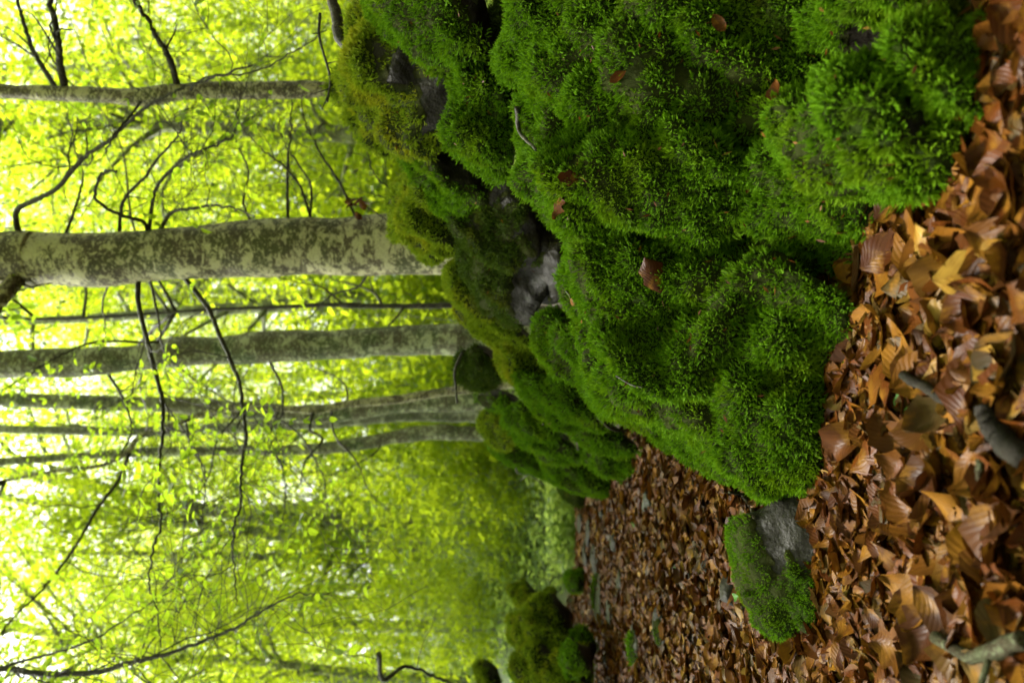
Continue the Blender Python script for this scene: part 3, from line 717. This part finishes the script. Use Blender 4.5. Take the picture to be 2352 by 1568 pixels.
# ------------------------------------------------------------------ the beeches behind the boulders
def beech(label, trunk, d, mat, limbs, group=None, crown_z=6.0, crown_n=60, twigdens=6.5, leaffrac=.22, top=11.0, seg=24, lump=.15, leafsize=.06, dd=0.0):
    """trunk: (x, y, width) in frame units from the bottom up; limbs: (points, r0, r1, depth offset, level)"""
    pts = [P(x, y, d + dd * i) for i, (x, y, w) in enumerate(trunk)]; rad = [w * d / F / 2 for _, _, w in trunk]
    b = pts[0].copy(); g = terrain(b[0], b[1]); low = b + (b - pts[1]) / max(abs(b[2] - pts[1][2]), .01) * max(b[2] - g, .05)
    low[2] = min(g - .1, b[2] - .1)
    up = pts[-1] + unit(pts[-1] - pts[-2]) * 2.0; tip = np.array([up[0] + rng.normal(0, .4), up[1] + .5, top])
    pts = [low] + pts + [up, tip]; rad = [rad[0] * 1.25] + rad + [rad[-1] * .85, rad[-1] * .15]
    n = 90; cp = spline(pts, n); cr = np.interp(np.linspace(0, 1, n), np.linspace(0, 1, len(rad)), rad)
    root = empty('beech_tree', low, label=label, cat='tree', group=group)
    off = low
    v, f, cap = tube(cp - off, cr, seg, lump, int(d * 10))
    link('trunk', mesh_np('trunk', v, np.concatenate([f[:, [0, 1, 2]], f[:, [0, 2, 3]], cap]), M[mat]), root)
    alltips = []
    for (lp, r0, r1, do, lev) in limbs:
        q = spline([P(a_, b_, d + do * j / max(1, len(lp) - 1)) for j, (a_, b_) in enumerate(lp)], 8 * len(lp))
        q = q + rng.normal(0, .006, q.shape) * np.linspace(0, 1, len(q))[:, None]
        items = [(q, np.linspace(r0, r1, len(q)), 7, .12)]; tips = []
        if lev: grow(q, r0 * .6, r1, lev, items, tips, twigdens)
        link('branch', tubes_mesh('branch', [(a_ - off, *z_) for a_, *z_ in items], M['twig'] if r0 < .03 else M[mat]), root)
        alltips += tips + [q[len(q) // 2:]]
    # the crown above the frame
    K = crown_n; th = rng.uniform(0, 6.283, K); rr = np.sqrt(rng.random(K)) * 2.6
    cz = rng.uniform(crown_z, top + .5, K); ax = np.array([np.interp(cz, cp[:, 2], cp[:, k_]) for k_ in (0, 1)]).T
    cen = np.stack([ax[:, 0] + rr * np.cos(th), ax[:, 1] + rr * np.sin(th), cz], -1); outw = np.stack([np.cos(th), np.sin(th), 0 * th], -1)
    items = []
    for j in range(min(14, K)):
        z0 = max(crown_z - .8, cen[j, 2] - rr[j] * .7); s0 = np.array([np.interp(z0, cp[:, 2], cp[:, 0]), np.interp(z0, cp[:, 2], cp[:, 1]), z0])
        items.append((spline([s0, s0 * .7 + cen[j] * .3 + rng.normal(0, .1, 3), s0 * .35 + cen[j] * .65 + rng.normal(0, .14, 3), cen[j]], 14) - off, np.linspace(.017, .004, 14), 5, .1))
    if items: link('branch', tubes_mesh('branch', items, M['twig']), root)
    A = sprays(cen, outw, 45, .34, .075) if K else None
    B = twig_leaves(alltips, leaffrac, leafsize)
    parts = [q for q in (A, B) if q is not None and len(q[0])]
    cat_ = [np.concatenate([q[i] for q in parts]) for i in range(4)]
    link('crown', leaves_mesh('crown', cat_[0] - off, *cat_[1:], M['leaf_near']), root)
    return root

LIMB = []
beech('thin lichened beech rising behind the crowning boulder', [(820, 206, 34), (740, 205, 36), (620, 208, 40), (500, 207, 40), (400, 212, 40), (320, 224, 42), (220, 218, 38), (100, 214, 34), (0, 210, 32)], 4.4, 'bark_thin', [
    ([(150, 205), (138, 150), (135, 100), (113, 0), (95, -80)], .022, .012, -.3, 2),
    ([(130, 205), (85, 133), (62, 79), (41, 0), (30, -70)], .015, .008, .2, 2),
    ([(85, 133), (45, 108), (0, 80)], .008, .004, .2, 1),
    ([(407, 200), (395, 150), (373, 109), (340, 50), (300, -10)], .020, .010, -.4, 2),
    ([(430, 215), (470, 180), (600, 160), (752, 68)], .007, .003, -.5, 2),
    ([(330, 225), (300, 265), (262, 310), (240, 350)], .008, .004, -.4, 2)], crown_z=4.6, crown_n=45)
beech('stout lichen blotched beech with trunk over a hand wide', [(1060, 540, 170), (1000, 548, 158), (900, 556, 142), (760, 562, 132), (600, 574, 128), (420, 586, 126), (250, 592, 124), (100, 594, 122), (0, 598, 126)], 4.9, 'bark', [
    ([(45, 545), (38, 485), (85, 458), (137, 427), (191, 362), (256, 318), (321, 256), (386, 219), (470, 185), (581, 150)], .018, .005, -.9, 2),
    ([(342, 540), (328, 509), (273, 492), (222, 458), (229, 403), (267, 393)], .014, .007, -.5, 1),
    ([(273, 540), (284, 461), (332, 407), (373, 352), (410, 308), (418, 270)], .012, .004, -.6, 2),
    ([(362, 540), (393, 489), (444, 478), (513, 472), (590, 500)], .014, .004, -.5, 2),
    ([(342, 538), (355, 441), (393, 390), (444, 352), (530, 318), (550, 253)], .013, .004, -.8, 2),
    ([(318, 640), (318, 695), (332, 756), (345, 808), (362, 876), (373, 920), (374, 978), (366, 1064), (366, 1153), (367, 1200), (352, 1265), (342, 1340), (359, 1395), (372, 1487)], .017, .003, -.7, 2),
    ([(424, 637), (478, 708), (502, 763), (533, 835), (550, 879), (560, 944), (566, 1006), (560, 1033), (553, 1101), (553, 1159), (536, 1221), (540, 1323), (543, 1392)], .016, .003, -.9, 2),
    ([(55, 615), (30, 650), (0, 688), (-60, 760)], .055, .035, -.3, 2),
    ([(372, 920), (430, 1000), (470, 1090), (465, 1180), (450, 1260)], .006, .002, -.3, 1),
    ([(345, 640), (365, 740), (375, 800), (430, 860), (540, 930)], .009, .003, .3, 1),
    ([(662, 520), (660, 400), (668, 300), (673, 215)], .011, .003, -.3, 2),
    ([(711, 515), (715, 430), (690, 385), (655, 330), (640, 270)], .009, .003, -.2, 2),
    ([(590, 530), (560, 470), (570, 390), (540, 320), (545, 240)], .009, .003, .3, 2),
    ([(150, 540), (175, 470), (190, 400), (170, 330), (180, 260)], .010, .003, .4, 2),
    ([(930, 500), (900, 440), (860, 400), (840, 330)], .008, .003, -.2, 2),
    ([(250, 650), (235, 700), (245, 760), (230, 800)], .007, .003, .3, 1),
    ([(720, 520), (690, 430), (650, 380), (600, 340), (560, 300)], .010, .003, -.4, 2),
    ([(820, 505), (780, 420), (735, 350), (700, 280), (690, 200)], .010, .003, -.3, 2),
    ([(850, 620), (820, 660), (760, 680), (700, 740)], .009, .003, .2, 2)], crown_z=4.8, crown_n=70)
beech('straight greenish beech beside the olive moss knob', [(1080, 778, 74), (1040, 779, 74), (900, 783, 74), (760, 790, 72), (600, 798, 70), (420, 806, 68), (340, 818, 64), (200, 832, 62), (80, 834, 60), (0, 836, 60)], 6.1, 'bark2', [
    ([(403, 782), (330, 786), (273, 783), (198, 790), (130, 821), (68, 859), (0, 900)], .012, .004, -.8, 2),
    ([(620, 830), (650, 900), (640, 980), (600, 1060)], .012, .004, -.5, 2),
    ([(250, 860), (290, 930), (300, 1000), (260, 1060)], .013, .004, -.4, 2)], crown_z=5.6, crown_n=70)
beech('slim dark beech stem that stands between the stout and the greenish beech', [(1060, 703, 12), (1037, 702, 13), (917, 703, 13), (800, 701, 13), (746, 700, 11), (640, 705, 9), (500, 710, 8)], 7.0, 'twig', [
    ([(880, 703), (855, 670), (800, 650), (760, 640)], .014, .004, .2, 2), ([(930, 703), (900, 740), (880, 760), (850, 765)], .012, .004, -.3, 2), ([(790, 700), (740, 660), (690, 650), (620, 630)], .012, .004, -.3, 2)], crown_z=4.5, crown_n=20, top=7.5, seg=10)
beech('crooked dark beech leaning out of the forked group', [(1112, 888, 22), (1037, 898, 22), (951, 910, 20), (883, 920, 20), (797, 927, 18), (735, 941, 18), (640, 938, 15), (513, 938, 14), (427, 965, 12), (325, 1000, 12), (297, 1033, 14), (267, 1053, 12), (226, 1070, 9), (154, 1077, 9), (85, 1089, 7), (0, 1106, 6)], 7.0, 'bark_thin', [
    ([(297, 1040), (273, 1101), (222, 1170), (171, 1258), (109, 1340), (44, 1402), (0, 1453)], .018, .008, -.8, 2),
    ([(720, 943), (712, 985), (740, 1010), (700, 1060), (690, 1110)], .018, .006, -.3, 2),
    ([(640, 940), (620, 1010), (650, 1080), (655, 1150), (640, 1230)], .014, .004, -.5, 2),
    ([(427, 965), (440, 1030), (470, 1080), (440, 1140)], .012, .004, -.3, 2),
    ([(450, 955), (350, 1000), (250, 985), (0, 960)], .009, .004, -.4, 2),
    ([(800, 927), (790, 880), (740, 850), (690, 830)], .010, .003, .3, 2),
    ([(760, 935), (770, 1000), (820, 1060), (850, 1130), (900, 1180)], .012, .003, -.4, 2),
    ([(560, 938), (500, 1010), (480, 1090), (430, 1180), (420, 1290)], .012, .003, -.4, 2),
    ([(600, 938), (690, 1000), (740, 1090), (760, 1180), (830, 1260)], .010, .003, -.6, 2)], group=None, crown_z=6.0, crown_n=40, seg=12, leaffrac=.4)
beech('pale smooth beech stem in the forked group', [(1120, 922, 40), (1040, 926, 38), (917, 930, 38), (746, 950, 40), (600, 944, 40), (427, 931, 40), (250, 926, 34), (0, 917, 32)], 8.6, 'bark2', [
    ([(560, 950), (540, 1000), (560, 1060), (520, 1120)], .014, .005, -.4, 2)], crown_z=7, crown_n=60, seg=14)
beech('second pale stem close against the forked group', [(1130, 960, 28), (1050, 956, 28), (917, 955, 28), (800, 966, 28), (640, 975, 26), (480, 985, 24), (300, 990, 22), (0, 985, 20)], 9.2, 'bark_far', [], crown_z=7.5, crown_n=60, seg=12)
beech('last leaning beech stem at the end of the boulder wall', [(1145, 997, 36), (1060, 994, 36), (985, 993, 34), (900, 1005, 32), (814, 1020, 30), (700, 1032, 26), (540, 1034, 22), (300, 1040, 20), (0, 1060, 18)], 9.0, 'bark2', [
    ([(880, 1010), (860, 1040), (800, 1075), (760, 1090)], .014, .005, -.3, 2)], crown_z=7.5, crown_n=60, seg=14)
# a beech outside the picture whose long limb hangs across its edge; its unseen crown is set to shade the near rocks
beech('beech beyond the far bank whose long dark limb hangs over the path', [(1300, 1950, 90), (1000, 1940, 86), (600, 1930, 80), (200, 1900, 76), (-100, 1880, 70)], 5.2, 'bark', [
    ([(-180, 1700), (-80, 1560), (0, 1535), (102, 1546), (222, 1542), (284, 1525), (342, 1511), (410, 1491), (496, 1460), (564, 1429), (615, 1395), (684, 1364), (760, 1362)], .024, .003, -.8, 2),
    ([(-120, 1590), (20, 1527), (120, 1500), (220, 1465), (320, 1400), (420, 1340)], .012, .003, -.6, 2),
    ([(870, 1500), (880, 1560), (930, 1530), (990, 1548), (1040, 1568)], .018, .008, .6, 1)], crown_z=5.2, crown_n=42)
# right hand shade: unseen beeches added on the slope to darken the boulders
for i, (tx, ty) in enumerate([(3.6, 2.4), (4.4, 5.2), (2.8, -1.2)]):
    y_ = 784 - tx / 4.0 * F
    beech(['beech on the slope straight above the bulging boulder', 'beech on the slope beyond the thin lichened beech', 'beech on the slope over the large round boulder'][i],
          [(1000, 784 - tx / 4.5 * F, 120), (500, 784 - tx / 4.5 * F + 10, 110), (0, 784 - tx / 4.5 * F, 100)], 4.5 + i * .6 - (i == 0) * 2, 'bark', [], crown_z=6.6, crown_n=50, top=10)

# brown leaves still hanging at the stout beech
dl = empty('dead_leaf_spray', P(820, 465, 4.2), label='hanging spray of red brown dead leaves beside the stout beech', cat='leaves')
for i in range(7):
    o = bpy.data.objects.new('leaf', near_leaf[i * 3 % 30]); COL.objects.link(o); o.parent = dl
    o.matrix_local = Matrix.Translation(rng.normal(0, .04, 3)) @ rot_of(rng.normal(size=3), i, (.3, .3)).to_4x4() @ Matrix.Scale(.85, 4)
tw = P(820, 465, 4.2)
link('twig', tubes_mesh('twig', [(spline([P(905, 520, 4.5) - tw, P(850, 480, 4.3) - tw, P(800, 470, 4.2) - tw], 12), np.linspace(.005, .002, 12), 5, .1)], M['twig']), dl)

# ------------------------------------------------------------------ the wood behind: five kinds of beech, copied up the hillside
def forest_proto(seed, H, R, zlow, nspray, tr=.17, ls=.088):
    global rng
    keep, rng = rng, np.random.default_rng(seed)
    lean = rng.normal(0, .35, 2)
    tp = spline([(0, 0, -.4), (lean[0] * .3, lean[1] * .3, H * .3), (lean[0], lean[1], H * .65), (lean[0] * 1.4, lean[1] * 1.4, H)], 40)
    th = rng.uniform(0, 6.283, nspray); cz = zlow + (H - zlow) * rng.random(nspray) ** .9
    prof = np.sin(np.pi * np.clip((cz - zlow) / (H + .8 - zlow), .08, 1) ** .75) * R
    rr = prof * np.sqrt(rng.uniform(.06, 1, nspray)); ax = np.stack([np.interp(cz, tp[:, 2], tp[:, k]) for k in (0, 1)], -1)
    cen = np.stack([ax[:, 0] + rr * np.cos(th), ax[:, 1] + rr * np.sin(th), cz], -1)
    gap = fbm(cen * .55, seed, 2) > -.28; cen, th, rr = cen[gap], th[gap], rr[gap]
    outw = np.stack([np.cos(th), np.sin(th), 0 * th], -1)
    items = []
    for j in range(26):
        z0 = max(.6, cen[j, 2] - rr[j] * .55); s0 = np.array([np.interp(z0, tp[:, 2], tp[:, 0]), np.interp(z0, tp[:, 2], tp[:, 1]), z0])
        items.append((spline([s0, s0 * .5 + cen[j] * .5 + rng.normal(0, .2, 3), cen[j]], 8), np.linspace(tr * .27, tr * .04, 8), 5, .1))
    trunk = tubes_mesh('trunk', [(tp, np.linspace(tr, tr * .12, 40), 10, .1)] + items, M['bark_far'])
    crown = leaves_mesh('crown', *sprays(cen, outw, 42, .36 * min(1, R / 2), ls), M['leaf'])
    rng = keep
    return trunk, crown
PROTO = [forest_proto(11, 12, 3.2, 2.2, 380), forest_proto(12, 11, 3.0, 1.2, 350), forest_proto(13, 13, 3.4, 3.0, 400), forest_proto(14, 7, 2.3, .5, 270), forest_proto(15, 9, 2.8, .8, 320)]
KIND = ['tall beech in full spring leaf on the hillside behind the boulders', 'leafy beech with low branches on the hillside behind', 'tallest airy beech of the background wood', 'young bushy beech among the background trees', 'spreading mid height beech of the background wood']
spots = []
fr = np.random.default_rng(5)
for row, (yy, nn_) in enumerate([(11.5, 5), (15, 6), (19, 8), (24, 10), (31, 12), (40, 13)]):
    half = .50 * yy + 2
    for k in range(nn_):
        xx = -half + 2 * half * (k + .5) / nn_ + fr.normal(0, half / nn_ * .35); y2 = yy + fr.normal(0, .7)
        spots.append((xx, y2, row))
spots += [(-6.2, 14.5, 3), (-8.0, 18.5, 3), (-4.6, 18, 3), (-10.5, 23, 3), (-6.8, 22.5, 3), (-4.4, 18.5, 9), (-8.0, 17, 9), (-6.2, 25, 9)]
for i, (xx, yy, row) in enumerate(spots):
    k = int(fr.integers(0, 5)) if row > 2 else [3, 1, 4, 1, 0][int(fr.integers(0, 5))]
    if row <= 1 and -5.5 < xx < 0: continue
    sc = fr.uniform(.85, 1.25)
    if row == 9: k, sc = 2, 1.3
    r = empty('forest_beech', (xx, yy, float(terrain(xx, yy))), label=KIND[k], cat='tree', group='beeches of the background wood')
    r.rotation_euler = (0, 0, fr.uniform(0, 6.28)); r.scale = (sc, sc, sc)
    for nm, me in zip(('trunk', 'crown'), PROTO[k]): link(nm, me, r)

# the wood goes on around and behind the photographer; several trees added to shade the rocks
for i, (xx, yy, k) in enumerate([(-4.5, -2.5, 2), (-1.0, -4.5, 0), (3.2, -4.0, 2), (6.0, -.5, 0), (6.5, 4.5, 2), (-7.5, 1.5, 2), (-9, 6, 0), (1.5, -8.5, 2), (-5, -8, 0), (7.5, 9, 0), (-8.5, 10.5, 2), (-2.5, -5.5, 4), (.8, -3.6, 1), (4.2, -2.2, 4), (3.0, -6.5, 1), (-6.5, -4.5, 1), (5.4, 1.8, 4), (-.8, -7.5, 1), (2.3, .1, 2), (1.2, -1.9, 2)]):
    r = empty('forest_beech', (xx, yy, float(terrain(xx, yy))), label='tall beech of the wood surrounding the path', cat='tree', group='beeches around the path')
    r.rotation_euler = (0, 0, i * 1.3); r.scale = (1.15, 1.15, 1.15)
    for nm, me in zip(('trunk', 'crown'), PROTO[k]): link(nm, me, r)

# saplings on the slope
SAP = [forest_proto(31, 2.6, 1.2, .15, 95, .02, .085), forest_proto(32, 1.7, .9, .1, 70, .014, .08)]
for i in range(62):
    yy = 10.2 + 11 * fr.random() ** 1.3; xx = fr.uniform(-.5, .45) * yy
    if i % 2: xx = abs(xx) * .9 + .3
    if i < 14: yy = 10.0 + 2.5 * fr.random(); xx = fr.uniform(-.46, .02) * yy
    r = empty('beech_sapling', (xx, yy, float(terrain(xx, yy))), label='leafy beech sapling growing on the slope beyond the path', cat='sapling', group='saplings on the slope')
    sc = fr.uniform(.7, 1.3) * (.6 if i < 14 else 1); r.rotation_euler = (0, 0, fr.uniform(0, 6.28)); r.scale = (sc, sc, sc)
    for nm, me in zip(('trunk', 'crown'), SAP[i % 2]): link(nm, me, r)

# low plants on the hillside and the far bank
n = 80000
y = 8.2 + 24 * rng.random(n) ** 1.8; x = rng.uniform(-.52, .5, n) * y
z = terrain(x, y); dense = fbm(np.stack([x * .6, y * .6, 0 * x], -1), 21, 3)
ok = dense > -.35; x, y, z, dense = x[ok], y[ok], z[ok], dense[ok]
h = rng.random(len(x)) ** 1.2 * (.34 + .35 * np.clip(dense, 0, 1))
dr = rng.normal(size=(len(x), 3)); dr[:, 2] *= .5
link('undergrowth', leaves_mesh('undergrowth', np.stack([x, y, z + h], -1), dr, rng.normal(0, .5, (len(x), 3)) + np.array([0, 0, 1.]), rng.uniform(.05, .11, len(x)), M['leaf_under']),
     label='low leafy plants covering the hillside beyond the path', cat='plants', kind='stuff')
